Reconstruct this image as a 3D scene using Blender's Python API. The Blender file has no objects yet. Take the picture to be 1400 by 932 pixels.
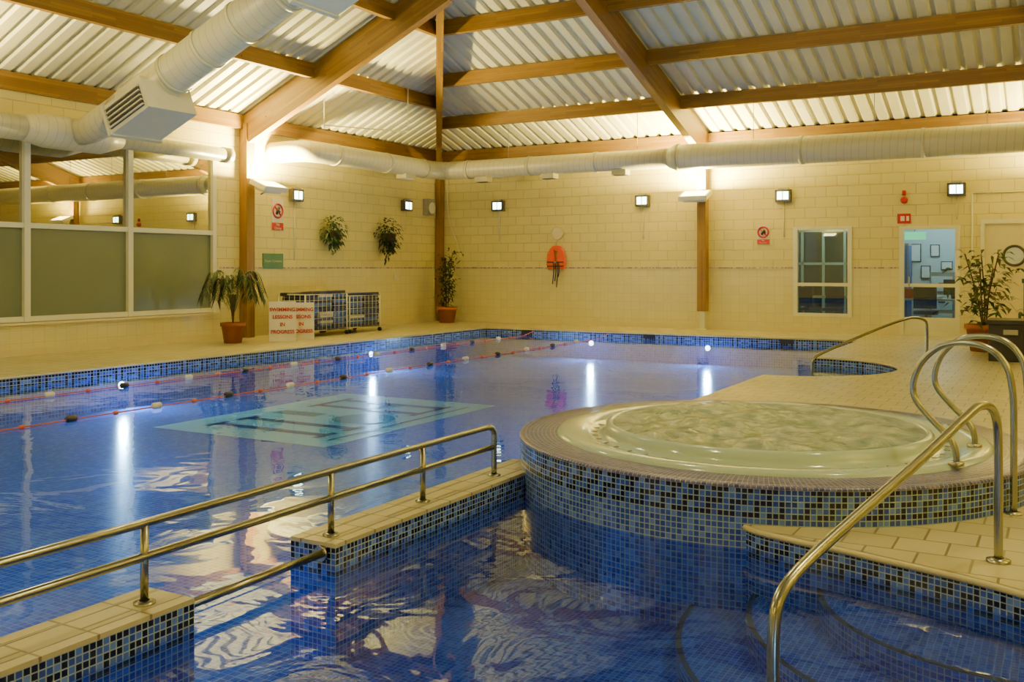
import bpy, math, random
from mathutils import Vector, Matrix, noise
random.seed(7)
TH=math.radians(29.5)
# ------------------------------------------------------------------ materials
def newmat(name):
    m=bpy.data.materials.new(name); m.use_nodes=True
    nt=m.node_tree; nt.nodes.clear()
    out=nt.nodes.new('ShaderNodeOutputMaterial')
    return m,nt,out
def N(nt,t,**kw):
    n=nt.nodes.new(t)
    for k,v in kw.items():
        if k.startswith('i_'):
            key=k[2:]
            if key.isdigit(): n.inputs[int(key)].default_value=v
            else: n.inputs[key.replace('_',' ')].default_value=v
        else: setattr(n,k,v)
    return n
def L(nt,a,b): nt.links.new(a,b)
def math_(nt,op,a,b=None,c=None):
    n=nt.nodes.new('ShaderNodeMath'); n.operation=op
    for i,x in enumerate((a,b,c)):
        if x is None: continue
        if isinstance(x,(int,float)): n.inputs[i].default_value=x
        else: L(nt,x,n.inputs[i])
    return n.outputs[0]
def mixc(nt,f,a,b):
    n=nt.nodes.new('ShaderNodeMix'); n.data_type='RGBA'
    for sock,x in ((n.inputs[0],f),(n.inputs[6],a),(n.inputs[7],b)):
        if isinstance(x,(int,float)): sock.default_value=x
        elif isinstance(x,tuple): sock.default_value=x if len(x)==4 else x+(1,)
        else: L(nt,x,sock)
    return n.outputs[2]
def simple(name,col,rough=.5,metal=0,noise_amt=.08,nscale=6,bump=0.0,emis=None,estr=0,spec=.5):
    m,nt,out=newmat(name)
    b=N(nt,'ShaderNodeBsdfPrincipled'); L(nt,b.outputs[0],out.inputs[0])
    b.inputs['Roughness'].default_value=rough; b.inputs['Metallic'].default_value=metal
    b.inputs['Specular IOR Level'].default_value=spec
    tc=N(nt,'ShaderNodeTexCoord'); ns=N(nt,'ShaderNodeTexNoise',i_Scale=nscale,i_Detail=4.0)
    L(nt,tc.outputs['Object'],ns.inputs['Vector'])
    d=tuple(max(0,c*(1-noise_amt*2.2)) for c in col); l=tuple(min(1,c*(1+noise_amt)) for c in col)
    c=mixc(nt,ns.outputs[0],d,l); L(nt,c,b.inputs['Base Color'])
    if bump:
        bp=N(nt,'ShaderNodeBump',i_Strength=bump,i_Distance=.01); L(nt,ns.outputs[0],bp.inputs['Height']); L(nt,bp.outputs[0],b.inputs['Normal'])
    if emis:
        b.inputs['Emission Color'].default_value=emis+(1,); b.inputs['Emission Strength'].default_value=estr
    return m

def m_wall():
    m,nt,out=newmat('painted_block_wall')
    b=N(nt,'ShaderNodeBsdfPrincipled'); L(nt,b.outputs[0],out.inputs[0])
    tc=N(nt,'ShaderNodeTexCoord'); s=N(nt,'ShaderNodeSeparateXYZ'); L(nt,tc.outputs['Object'],s.inputs[0])
    h=math_(nt,'ADD',s.outputs[0],s.outputs[1])
    cv=N(nt,'ShaderNodeCombineXYZ'); L(nt,h,cv.inputs[0]); L(nt,s.outputs[2],cv.inputs[1])
    br=N(nt,'ShaderNodeTexBrick',i_Scale=1.0)
    br.inputs['Brick Width'].default_value=.45; br.inputs['Row Height'].default_value=.225
    br.inputs['Mortar Size'].default_value=.008; br.inputs['Mortar Smooth'].default_value=.6
    br.inputs['Color1'].default_value=(.70,.63,.22,1); br.inputs['Color2'].default_value=(.655,.585,.20,1); br.inputs['Mortar'].default_value=(.48,.41,.13,1)
    L(nt,cv.outputs[0],br.inputs['Vector'])
    tl=N(nt,'ShaderNodeTexBrick',i_Scale=1.0,offset=0.0)
    tl.inputs['Brick Width'].default_value=.2; tl.inputs['Row Height'].default_value=.2
    tl.inputs['Mortar Size'].default_value=.004; tl.inputs['Mortar Smooth'].default_value=.3
    tl.inputs['Color1'].default_value=(.72,.66,.31,1); tl.inputs['Color2'].default_value=(.68,.62,.28,1); tl.inputs['Mortar'].default_value=(.55,.49,.22,1)
    L(nt,cv.outputs[0],tl.inputs['Vector'])
    up=math_(nt,'GREATER_THAN',s.outputs[2],1.4)
    c=mixc(nt,up,tl.outputs[0],br.outputs[0])
    ns=N(nt,'ShaderNodeTexNoise',i_Scale=1.3,i_Detail=5.0); L(nt,tc.outputs['Object'],ns.inputs['Vector'])
    c2=mixc(nt,math_(nt,'MULTIPLY',ns.outputs[0],.25),c,(.50,.41,.12))
    L(nt,c2,b.inputs['Base Color'])
    rg=math_(nt,'MULTIPLY_ADD',up,.35,.3); L(nt,rg,b.inputs['Roughness'])
    hm=math_(nt,'SUBTRACT',1.0,math_(nt,'ADD',math_(nt,'MULTIPLY',br.outputs['Fac'],up),0.0))
    ns2=N(nt,'ShaderNodeTexNoise',i_Scale=60.0,i_Detail=3.0); L(nt,tc.outputs['Object'],ns2.inputs['Vector'])
    hh=math_(nt,'ADD',hm,math_(nt,'MULTIPLY',ns2.outputs[0],.25))
    bp=N(nt,'ShaderNodeBump',i_Strength=.6,i_Distance=.014); L(nt,hh,bp.inputs['Height']); L(nt,bp.outputs[0],b.inputs['Normal'])
    return m
def m_mosaic(name,cols,dark=(.006,.008,.03),grout=(.30,.40,.50),gw=.09,rough=.18):
    m,nt,out=newmat(name)
    b=N(nt,'ShaderNodeBsdfPrincipled'); L(nt,b.outputs[0],out.inputs[0]); b.inputs['Roughness'].default_value=rough
    uv=N(nt,'ShaderNodeUVMap',uv_map='UVMap'); s=N(nt,'ShaderNodeSeparateXYZ'); L(nt,uv.outputs[0],s.inputs[0])
    fx=math_(nt,'FRACT',s.outputs[0]); fy=math_(nt,'FRACT',s.outputs[1])
    cx=math_(nt,'FLOOR',s.outputs[0]); cy=math_(nt,'FLOOR',s.outputs[1])
    ex=math_(nt,'ABSOLUTE',math_(nt,'SUBTRACT',fx,.5)); ey=math_(nt,'ABSOLUTE',math_(nt,'SUBTRACT',fy,.5))
    e=math_(nt,'MAXIMUM',ex,ey); g=math_(nt,'GREATER_THAN',e,.5-gw)
    cb=N(nt,'ShaderNodeCombineXYZ'); L(nt,cx,cb.inputs[0]); L(nt,cy,cb.inputs[1])
    wn=N(nt,'ShaderNodeTexWhiteNoise',noise_dimensions='2D'); L(nt,cb.outputs[0],wn.inputs['Vector'])
    cr=N(nt,'ShaderNodeValToRGB'); cr.color_ramp.interpolation='CONSTANT'
    el=cr.color_ramp.elements; el[0].color=cols[0]+(1,); el[0].position=0; el[1].position=1/len(cols); el[1].color=cols[1]+(1,)
    for i in range(2,len(cols)):
        q=el.new(i/len(cols)); q.color=cols[i]+(1,)
    L(nt,wn.outputs['Value'],cr.inputs[0])
    at=N(nt,'ShaderNodeAttribute',attribute_name='dark')
    c=mixc(nt,at.outputs['Fac'],cr.outputs[0],dark)
    c=mixc(nt,g,c,grout); L(nt,c,b.inputs['Base Color'])
    return m
def m_deck():
    m,nt,out=newmat('deck_tiles')
    b=N(nt,'ShaderNodeBsdfPrincipled'); L(nt,b.outputs[0],out.inputs[0])
    tc=N(nt,'ShaderNodeTexCoord')
    br=N(nt,'ShaderNodeTexBrick',i_Scale=1.0,offset=.5)
    br.inputs['Brick Width'].default_value=.245; br.inputs['Row Height'].default_value=.245
    br.inputs['Mortar Size'].default_value=.007; br.inputs['Mortar Smooth'].default_value=.2
    br.inputs['Color1'].default_value=(.56,.52,.29,1); br.inputs['Color2'].default_value=(.49,.45,.24,1); br.inputs['Mortar'].default_value=(.19,.15,.07,1)
    L(nt,tc.outputs['Object'],br.inputs['Vector'])
    ns=N(nt,'ShaderNodeTexNoise',i_Scale=1.1,i_Detail=6.0); L(nt,tc.outputs['Object'],ns.inputs['Vector'])
    c=mixc(nt,math_(nt,'MULTIPLY',ns.outputs[0],.4),br.outputs[0],(.42,.37,.17)); L(nt,c,b.inputs['Base Color'])
    L(nt,math_(nt,'MULTIPLY_ADD',ns.outputs[0],.35,.2),b.inputs['Roughness'])
    bp=N(nt,'ShaderNodeBump',i_Strength=.4,i_Distance=.004); L(nt,math_(nt,'SUBTRACT',1.0,br.outputs['Fac']),bp.inputs['Height']); L(nt,bp.outputs[0],b.inputs['Normal'])
    return m
def m_wood():
    m,nt,out=newmat('glulam_timber')
    b=N(nt,'ShaderNodeBsdfPrincipled'); L(nt,b.outputs[0],out.inputs[0]); b.inputs['Roughness'].default_value=.45
    uv=N(nt,'ShaderNodeUVMap',uv_map='UVMap')
    br=N(nt,'ShaderNodeTexBrick',i_Scale=1.0,offset=.37)
    br.inputs['Brick Width'].default_value=1.1; br.inputs['Row Height'].default_value=.045
    br.inputs['Mortar Size'].default_value=.0012
    br.inputs['Color1'].default_value=(.30,.17,.014,1); br.inputs['Color2'].default_value=(.19,.098,.007,1); br.inputs['Mortar'].default_value=(.09,.04,.005,1)
    L(nt,uv.outputs[0],br.inputs['Vector'])
    mp=N(nt,'ShaderNodeMapping'); mp.inputs['Scale'].default_value=(1.2,30,1); L(nt,uv.outputs[0],mp.inputs['Vector'])
    ns=N(nt,'ShaderNodeTexNoise',i_Scale=1.5,i_Detail=5.0); L(nt,mp.outputs[0],ns.inputs['Vector'])
    vo=N(nt,'ShaderNodeTexVoronoi',i_Scale=3.0); L(nt,uv.outputs[0],vo.inputs['Vector'])
    kn=math_(nt,'LESS_THAN',vo.outputs['Distance'],.06)
    c=mixc(nt,math_(nt,'MULTIPLY',ns.outputs[0],.6),br.outputs[0],(.12,.058,.005)); c=mixc(nt,kn,c,(.05,.018,.003))
    L(nt,c,b.inputs['Base Color']); return m
def m_water(name,scale,dist,tint):
    m,nt,out=newmat(name)
    tc=N(nt,'ShaderNodeTexCoord')
    ns=N(nt,'ShaderNodeTexNoise',i_Scale=scale,i_Detail=3.0); ns.inputs['Distortion'].default_value=.6; L(nt,tc.outputs['Object'],ns.inputs['Vector'])
    bp=N(nt,'ShaderNodeBump',i_Strength=1.0,i_Distance=dist); L(nt,ns.outputs[0],bp.inputs['Height'])
    fr=N(nt,'ShaderNodeFresnel',i_IOR=1.40); L(nt,bp.outputs[0],fr.inputs['Normal'])
    tr=N(nt,'ShaderNodeBsdfTransparent'); tr.inputs[0].default_value=tint+(1,)
    gl=N(nt,'ShaderNodeBsdfGlossy'); gl.inputs['Roughness'].default_value=.02; gl.inputs[0].default_value=(.86,.93,1,1); L(nt,bp.outputs[0],gl.inputs['Normal'])
    mx=N(nt,'ShaderNodeMixShader'); L(nt,fr.outputs[0],mx.inputs[0]); L(nt,tr.outputs[0],mx.inputs[1]); L(nt,gl.outputs[0],mx.inputs[2])
    L(nt,mx.outputs[0],out.inputs[0]); return m
def m_glass(name,tint,spec=.12):
    m,nt,out=newmat(name)
    tr=N(nt,'ShaderNodeBsdfTransparent'); tr.inputs[0].default_value=tint+(1,)
    gl=N(nt,'ShaderNodeBsdfGlossy'); gl.inputs['Roughness'].default_value=.01
    mx=N(nt,'ShaderNodeMixShader'); mx.inputs[0].default_value=spec; L(nt,tr.outputs[0],mx.inputs[1]); L(nt,gl.outputs[0],mx.inputs[2])
    L(nt,mx.outputs[0],out.inputs[0]); return m
def m_mirrorglass():
    m,nt,out=newmat('dark_mirror_glass')
    d=N(nt,'ShaderNodeBsdfDiffuse'); d.inputs[0].default_value=(.05,.045,.025,1)
    gl=N(nt,'ShaderNodeBsdfGlossy'); gl.inputs['Roughness'].default_value=.01; gl.inputs[0].default_value=(.9,.88,.7,1)
    mx=N(nt,'ShaderNodeMixShader'); mx.inputs[0].default_value=.55; L(nt,d.outputs[0],mx.inputs[1]); L(nt,gl.outputs[0],mx.inputs[2])
    L(nt,mx.outputs[0],out.inputs[0]); return m
def m_froth():
    m,nt,out=newmat('frothing_water')
    b=N(nt,'ShaderNodeBsdfPrincipled'); L(nt,b.outputs[0],out.inputs[0]); b.inputs['Roughness'].default_value=.12
    tc=N(nt,'ShaderNodeTexCoord'); ns=N(nt,'ShaderNodeTexNoise',i_Scale=4.5,i_Detail=9.0,i_Roughness=.72); ns.inputs['Distortion'].default_value=.8
    L(nt,tc.outputs['Object'],ns.inputs['Vector'])
    cr=N(nt,'ShaderNodeValToRGB'); cr.color_ramp.elements[0].position=.36; cr.color_ramp.elements[0].color=(.09,.20,.16,1)
    cr.color_ramp.elements[1].position=.66; cr.color_ramp.elements[1].color=(.48,.55,.44,1)
    L(nt,ns.outputs[0],cr.inputs[0]); L(nt,cr.outputs[0],b.inputs['Base Color'])
    bp=N(nt,'ShaderNodeBump',i_Strength=1.0,i_Distance=.05); L(nt,ns.outputs[0],bp.inputs['Height']); L(nt,bp.outputs[0],b.inputs['Normal'])
    return m
def m_duct():
    m,nt,out=newmat('painted_spiral_duct')
    b=N(nt,'ShaderNodeBsdfPrincipled'); L(nt,b.outputs[0],out.inputs[0]); b.inputs['Roughness'].default_value=.35
    uv=N(nt,'ShaderNodeUVMap',uv_map='UVMap'); s=N(nt,'ShaderNodeSeparateXYZ'); L(nt,uv.outputs[0],s.inputs[0])
    t=math_(nt,'FRACT',math_(nt,'ADD',math_(nt,'MULTIPLY',s.outputs[0],7.0),s.outputs[1]))
    g=math_(nt,'LESS_THAN',t,.08)
    c=mixc(nt,g,(.62,.60,.36),(.48,.45,.26)); L(nt,c,b.inputs['Base Color'])
    bp=N(nt,'ShaderNodeBump',i_Strength=.25,i_Distance=.004); L(nt,g,bp.inputs['Height']); L(nt,bp.outputs[0],b.inputs['Normal'])
    return m

M={}
M['wall']=m_wall()
BL=[(.02,.055,.38),(.035,.085,.48),(.06,.14,.60),(.025,.065,.42),(.10,.20,.64)]
M['mosaic']=m_mosaic('blue_mosaic',BL)
M['mosaicfloor']=m_mosaic('blue_mosaic_floor',[(.045,.13,.68),(.065,.17,.76),(.11,.25,.84),(.05,.14,.70)],grout=(.28,.45,.85),gw=.07)
M['mosaicfloor2']=m_mosaic('blue_mosaic_floor_learner',[(.018,.055,.46),(.03,.08,.54),(.06,.13,.62),(.022,.06,.48)],grout=(.15,.26,.66),gw=.07)
M['mosaictop']=m_mosaic('mosaic_top',[(.05,.06,.22),(.08,.09,.27),(.12,.12,.32),(.035,.045,.20)],grout=(.36,.33,.26),gw=.08,rough=.3)
M['deck']=m_deck(); M['wood']=m_wood()
M['ceiling']=simple('corrugated_roof_liner',(.62,.61,.40),.5,0,.08,1.5)
M['duct']=m_duct()
M['white']=simple('white_paint',(.70,.69,.46),.4,0,.03)
M['cream']=simple('cream_paint',(.68,.61,.31),.5,0,.04)
M['steel']=simple('brushed_steel',(.40,.40,.29),.25,1,.08,20)
M['black']=simple('black_plastic',(.018,.018,.02),.4,0,.1)
M['darkgrey']=simple('dark_louvre',(.06,.055,.045),.6)
M['grey']=simple('grey_metal',(.33,.32,.26),.4,.3)
M['frost']=simple('frosted_glass',(.15,.18,.10),.22,0,.04,.7)
M['mirror']=m_mirrorglass()
M['glass']=m_glass('clear_glass',(.80,.88,.88),.08)
M['glassdk']=m_glass('dim_glass',(.62,.74,.74),.14)
M['water']=m_water('main_pool_water',1.3,.008,(.70,.88,1.0))
M['water2']=m_water('learner_pool_water',1.7,.011,(.66,.83,1.0))
M['froth']=m_froth()
M['acrylic']=simple('spa_acrylic',(.44,.55,.45),.12,0,.02)
M['terracotta']=simple('terracotta',(.34,.11,.03),.7,0,.15)
M['soil']=simple('soil',(.05,.03,.015),.9)
M['leaf']=simple('leaf_green',(.045,.11,.025),.5,0,.35,9)
M['leafd']=simple('leaf_dark',(.012,.035,.010),.5,0,.35,9)
M['leafy']=simple('leaf_yellow',(.15,.17,.04),.5,0,.3,9)
M['bark']=simple('bark',(.13,.07,.03),.8,0,.2)
M['red']=simple('sign_red',(.45,.008,.004),.4)
M['green']=simple('sign_green',(.05,.16,.09),.4)
M['signwhite']=simple('sign_white',(.70,.67,.48),.4)
M['orange']=simple('life_jacket_orange',(.78,.10,.004),.6,0,.1,12,.3)
M['ropeorange']=simple('rope_orange',(.62,.12,.03),.5)
M['navy']=simple('foam_navy',(.02,.03,.10),.6,0,.2)
M['blue2']=simple('foam_blue',(.05,.12,.35),.6)
M['pale']=simple('foam_pale',(.55,.52,.45),.6,0,.2)
M['logo']=simple('logo_turquoise',(.42,.88,.82),.3,0,.04)
M['logodk']=simple('logo_ink',(.03,.07,.26),.3)
M['logogr']=simple('logo_teal',(.04,.34,.32),.3)
M['lampface']=simple('lamp_face',(.9,.9,.9),.3,emis=(.70,1.0,.80),estr=14)
M['uplens']=simple('uplight_lens',(.9,.8,.6),.3,emis=(1,.78,.35),estr=20)
M['poolamp']=simple('pool_lamp',(.9,.9,.9),.3,emis=(.75,.88,1.0),estr=25)
M['exit']=simple('exit_sign_green',(.1,.6,.3),.4,emis=(.2,1,.5),estr=1.2)
M['room']=simple('office_wall',(.58,.66,.66),.6,0,.03)
M['carpet']=simple('office_floor',(.10,.13,.15),.8)
M['paper']=simple('paper',(.8,.8,.76),.6)
M['chairg']=simple('chair_green',(.02,.07,.04),.4)

# ------------------------------------------------------------------ builder
class B:
    def __init__(s,name): s.n=name; s.v=[];s.f=[];s.fm=[];s.uv=[];s.dk=[];s.sm=[];s.mats=[]
    def mi(s,k):
        if k not in s.mats: s.mats.append(k)
        return s.mats.index(k)
    def face(s,idx,mat,uv=None,dark=0,smooth=False):
        s.f.append(idx); s.fm.append(s.mi(mat)); s.uv.append(uv or [(0,0)]*len(idx)); s.dk.append(dark); s.sm.append(smooth)
    def poly(s,pts,mat,uv=None,dark=0,smooth=False):
        b=len(s.v); s.v+= [tuple(p) for p in pts]; s.face(list(range(b,b+len(pts))),mat,uv,dark,smooth)
    def box(s,c,sz,mat,rz=0,M4=None):
        c=Vector(c); h=Vector(sz)/2
        R=M4 if M4 else Matrix.Rotation(rz,3,'Z')
        P=[c+R@Vector((x*h.x,y*h.y,z*h.z)) for x in(-1,1) for y in(-1,1) for z in(-1,1)]
        b=len(s.v); s.v+=[tuple(p) for p in P]
        for q in((0,1,3,2),(4,6,7,5),(0,4,5,1),(2,3,7,6),(0,2,6,4),(1,5,7,3)):
            s.face([b+i for i in q],mat)
    def bb(s,x0,x1,y0,y1,z0,z1,mat): s.box(((x0+x1)/2,(y0+y1)/2,(z0+z1)/2),(abs(x1-x0),abs(y1-y0),abs(z1-z0)),mat)
    def beam(s,p0,p1,w,h,mat='wood',off=0):
        p0=Vector(p0);p1=Vector(p1);d=(p1-p0);Ln=d.length;d.normalize()
        ref=Vector((0,0,1)) if abs(d.z)<.95 else Vector((0,1,0))
        sd=d.cross(ref).normalized(); up=sd.cross(d).normalized()
        c=[]
        for p in(p0,p1):
            for a,bv in((-w/2,-off),(w/2,-off),(w/2,-off-h),(-w/2,-off-h)): c.append(p+sd*a+up*bv)
        b=len(s.v); s.v+=[tuple(x) for x in c]
        r=random.random()*5
        for i,dim in((0,w),(1,h),(2,w),(3,h)):
            j=(i+1)%4
            s.face([b+i,b+j,b+4+j,b+4+i],mat,[(r,0),(r,dim),(r+Ln,dim),(r+Ln,0)])
        s.face([b+3,b+2,b+1,b],mat,[(0,0),(0,w),(h,w),(h,0)]); s.face([b+4,b+5,b+6,b+7],mat,[(0,0),(0,w),(h,w),(h,0)])
    def tube(s,pts,r,mat,seg=10,caps=True):
        pts=[Vector(p) for p in pts]; n=len(pts)
        rs=r if isinstance(r,(list,tuple)) else [r]*n
        t0=(pts[1]-pts[0]).normalized()
        a=Vector((0,0,1)) if abs(t0.z)<.9 else Vector((1,0,0))
        nrm=t0.cross(a).normalized(); base=len(s.v); ln=0; Ls=[]
        for i in range(n):
            if i==0:t=t0
            elif i==n-1:t=(pts[-1]-pts[-2]).normalized()
            else:
                t=((pts[i]-pts[i-1]).normalized()+(pts[i+1]-pts[i]).normalized()); t=t.normalized() if t.length>1e-6 else (pts[i+1]-pts[i]).normalized()
            nrm=(nrm-t*nrm.dot(t)).normalized(); bn=t.cross(nrm)
            if i: ln+=(pts[i]-pts[i-1]).length
            Ls.append(ln)
            for k in range(seg):
                an=2*math.pi*k/seg; s.v.append(tuple(pts[i]+(nrm*math.cos(an)+bn*math.sin(an))*rs[i]))
        for i in range(n-1):
            for k in range(seg):
                k2=(k+1)%seg
                s.face([base+i*seg+k,base+i*seg+k2,base+(i+1)*seg+k2,base+(i+1)*seg+k],mat,
                       [(Ls[i],k/seg),(Ls[i],(k+1)/seg),(Ls[i+1],(k+1)/seg),(Ls[i+1],k/seg)],0,True)
        if caps:
            s.face([base+k for k in range(seg)][::-1],mat); s.face([base+(n-1)*seg+k for k in range(seg)],mat)
    def lathe(s,prof,c,mat,seg=32,tile=0,smooth=True,mats=None):
        c=Vector(c); base=len(s.v)
        for (r,z) in prof:
            for k in range(seg):
                a=2*math.pi*k/seg; s.v.append((c.x+r*math.cos(a),c.y+r*math.sin(a),c.z+z))
        acc=0
        for i in range(len(prof)-1):
            dl=math.hypot(prof[i+1][0]-prof[i][0],prof[i+1][1]-prof[i][1])
            for k in range(seg):
                k2=(k+1)%seg; uv=None
                if tile:
                    R=max(prof[i][0],prof[i+1][0]); cnt=round(2*math.pi*R/tile)
                    uv=[(k/seg*cnt,acc/tile),((k+1)/seg*cnt,acc/tile),((k+1)/seg*cnt,(acc+dl)/tile),(k/seg*cnt,(acc+dl)/tile)]
                s.face([base+i*seg+k,base+i*seg+k2,base+(i+1)*seg+k2,base+(i+1)*seg+k],mats[i] if mats else mat,uv,0,smooth)
            acc+=dl
    def extr(s,pts2,o,ax,ay,dep,mat):
        o=Vector(o);ax=Vector(ax);ay=Vector(ay);nz=ax.cross(ay).normalized()
        A=[o+ax*p[0]+ay*p[1]+nz*dep/2 for p in pts2]; Bk=[p-nz*dep for p in A]
        b=len(s.v); n=len(A); s.v+=[tuple(p) for p in A+Bk]
        s.face([b+i for i in range(n)],mat); s.face([b+n+i for i in range(n)][::-1],mat)
        for i in range(n):
            j=(i+1)%n; s.face([b+i,b+n+i,b+n+j,b+j],mat)
    def done(s,bevel=0,loc=None,parent=None):
        me=bpy.data.meshes.new(s.n); me.from_pydata(s.v,[],s.f)
        for k in s.mats: me.materials.append(M[k])
        me.polygons.foreach_set('material_index',s.fm); me.polygons.foreach_set('use_smooth',s.sm)
        ul=me.uv_layers.new(name='UVMap'); fl=[]
        for u in s.uv:
            for a in u: fl+=[a[0],a[1]]
        ul.data.foreach_set('uv',fl)
        if any(s.dk):
            at=me.attributes.new('dark','FLOAT','FACE'); at.data.foreach_set('value',[float(x) for x in s.dk])
        me.update()
        o=bpy.data.objects.new(s.n,me); bpy.context.scene.collection.objects.link(o)
        if bevel:
            md=o.modifiers.new('bevel','BEVEL'); md.width=bevel; md.segments=2; md.limit_method='ANGLE'
        if parent: o.parent=parent
        return o
def smooth(pts,n=6):
    pts=[Vector(p) for p in pts]; out=[]
    P=[pts[0]*2-pts[1]]+pts+[pts[-1]*2-pts[-2]]
    for i in range(1,len(P)-2):
        a,b,c,d=P[i-1],P[i],P[i+1],P[i+2]
        for k in range(n):
            t=k/n; out.append(.5*((2*b)+(c-a)*t+(2*a-5*b+4*c-d)*t*t+(-a+3*b-3*c+d)*t**3))
    out.append(pts[-1]); return out
def text(parent,s,pos,size,rz,mat,name='lettering',rx=math.pi/2,spacing=1.0,bold=0):
    cu=bpy.data.curves.new(name,'FONT'); cu.body=s; cu.size=size; cu.align_x='CENTER'; cu.align_y='CENTER'; cu.extrude=.002; cu.space_line=spacing; cu.offset=bold
    cu.materials.append(M[mat]); o=bpy.data.objects.new(name,cu); bpy.context.scene.collection.objects.link(o)
    o.location=pos; o.rotation_euler=(rx,0,rz); o.parent=parent; return o
def light(kind,pos,power,col,size=.3,rot=(0,0,0),parent=None,name='light'):
    l=bpy.data.lights.new(name,kind); l.energy=power; l.color=col
    if kind=='AREA': l.shape='DISK'; l.size=size
    else: l.shadow_soft_size=size
    o=bpy.data.objects.new(name,l); bpy.context.scene.collection.objects.link(o); o.location=pos; o.rotation_euler=rot
    if parent: o.parent=parent
    return o

# ------------------------------------------------------------------ dims
X0,X1,Y0,Y1=-14.4,4.8,-7.0,21.5
CX,CY=(X0+X1)/2,(Y0+Y1)/2; HA,HB=(X1-X0)/2,(Y1-Y0)/2
ZE=4.45; SX=.46; RISE=SX*HA; SY=RISE/HB; K=HB/HA
WZ=-.135; FZ=-.62

def wall(name,axis,p,a0,a1,holes,out):
    b=B(name); av=sorted({a0,a1}|{h[0] for h in holes}|{h[1] for h in holes}); zv=sorted({0,ZE}|{h[2] for h in holes}|{h[3] for h in holes})
    for i in range(len(av)-1):
        for j in range(len(zv)-1):
            ca=(av[i]+av[i+1])/2; cz=(zv[j]+zv[j+1])/2
            if any(h[0]<ca<h[1] and h[2]<cz<h[3] for h in holes): continue
            if axis=='x': b.bb(av[i],av[i+1],p,p+out,zv[j],zv[j+1],'wall')
            else: b.bb(p,p+out,av[i],av[i+1],zv[j],zv[j+1],'wall')
    return b.done()
WL=(5.72,13.68,.53,3.6)
W1=(-5.06,-3.90,.35,2.29); W2=(-2.89,-1.81,.0,2.26); DR=(-1.35,-.40,0,2.32)
wall('wall_back','x',Y1,X0-.2,X1+.2,[W1,W2,DR],.2)
wall('wall_left','y',X0,Y0,Y1,[WL],-.2)
wall('wall_right','y',X1,Y0,Y1,[],.2)
wall('wall_front','x',Y0,X0-.2,X1+.2,[],-.2)
# dado trims
M['dado']=m_mosaic('dado_mosaic',[(.50,.40,.20),(.30,.24,.13),(.56,.46,.26),(.22,.19,.14)],grout=(.55,.46,.26),gw=.08,rough=.3)
def strip(b,pts,zt,zb,pitch,mat='mosaic',pattern=0,inn=0,closed=False):
    """tiled vertical strip following 2d polyline, real per-tile faces for the pattern rows"""
    KEY=["11111110","10000010","10111010","10100010","10111111"]
    if pattern==2: KEY=["11011101","10001000","10111011","00100010","11101110"]
    P=[Vector((p[0],p[1])) for p in pts]
    tot=sum((P[i+1]-P[i]).length for i in range(len(P)-1)); n=max(1,round(tot/pitch))
    if pattern==0: n=max(1,len(P)-1) if len(P)==2 else n
    def at(d):
        for i in range(len(P)-1):
            l=(P[i+1]-P[i]).length
            if d<=l+1e-6: return P[i].lerp(P[i+1],min(1,d/l))
            d-=l
        return P[-1]
    pp=[at(tot*i/n) for i in range(n+1)]; us=[tot*i/n/pitch if pattern==0 else i for i in range(n+1)]
    rows=len(KEY) if pattern else 0
    zs=[zt-pitch*i for i in range(rows+1)]
    for r in range(rows):
        if zs[r]<=zb: rows=r;break
        for i in range(n):
            a,c=pp[i],pp[i+1]; dk=int(KEY[r][i%8])
            b.poly([(a.x,a.y,zs[r]),(c.x,c.y,zs[r]),(c.x,c.y,zs[r+1]),(a.x,a.y,zs[r+1])],mat,[(us[i],-r),(us[i+1],-r),(us[i+1],-r-1),(us[i],-r-1)],dk)
    z=zs[rows]
    if z>zb:
        for i in range(n):
            a,c=pp[i],pp[i+1]
            b.poly([(a.x,a.y,z),(c.x,c.y,z),(c.x,c.y,zb),(a.x,a.y,zb)],mat,[(us[i],-rows),(us[i+1],-rows),(us[i+1],-rows-(z-zb)/pitch),(us[i],-rows-(z-zb)/pitch)])
b=B('trim_dado_back'); b.bb(X0,W1[0]-.0,Y1-.012,Y1,1.37,1.43,'cream'); b.bb(W1[1],W2[0],Y1-.012,Y1,1.37,1.43,'cream'); b.bb(W2[1],DR[0],Y1-.012,Y1,1.37,1.43,'cream'); b.bb(DR[1],X1,Y1-.012,Y1,1.37,1.43,'cream')
for a,c in((X0,W1[0]),(W1[1],W2[0]),(DR[1],X1)): strip(b,[(a,Y1-.014),(c,Y1-.014)],1.42,1.38,.04,'dado')
b.done()
b=B('trim_dado_left'); b.bb(X0,X0+.012,WL[1]+.1,Y1,1.37,1.43,'cream'); strip(b,[(X0+.014,WL[1]+.1),(X0+.014,Y1)],1.42,1.38,.04,'dado'); b.done()
b=B('baseboard_back')
for a,c in((X0,W2[0]),(W2[1],DR[0]),(DR[1],X1)): b.bb(a,c,Y1-.015,Y1,0,.12,'cream')
b.done()
b=B('baseboard_left'); b.bb(X0,X0+.015,Y0,Y1-.02,0,.12,'cream'); b.done()

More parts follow.
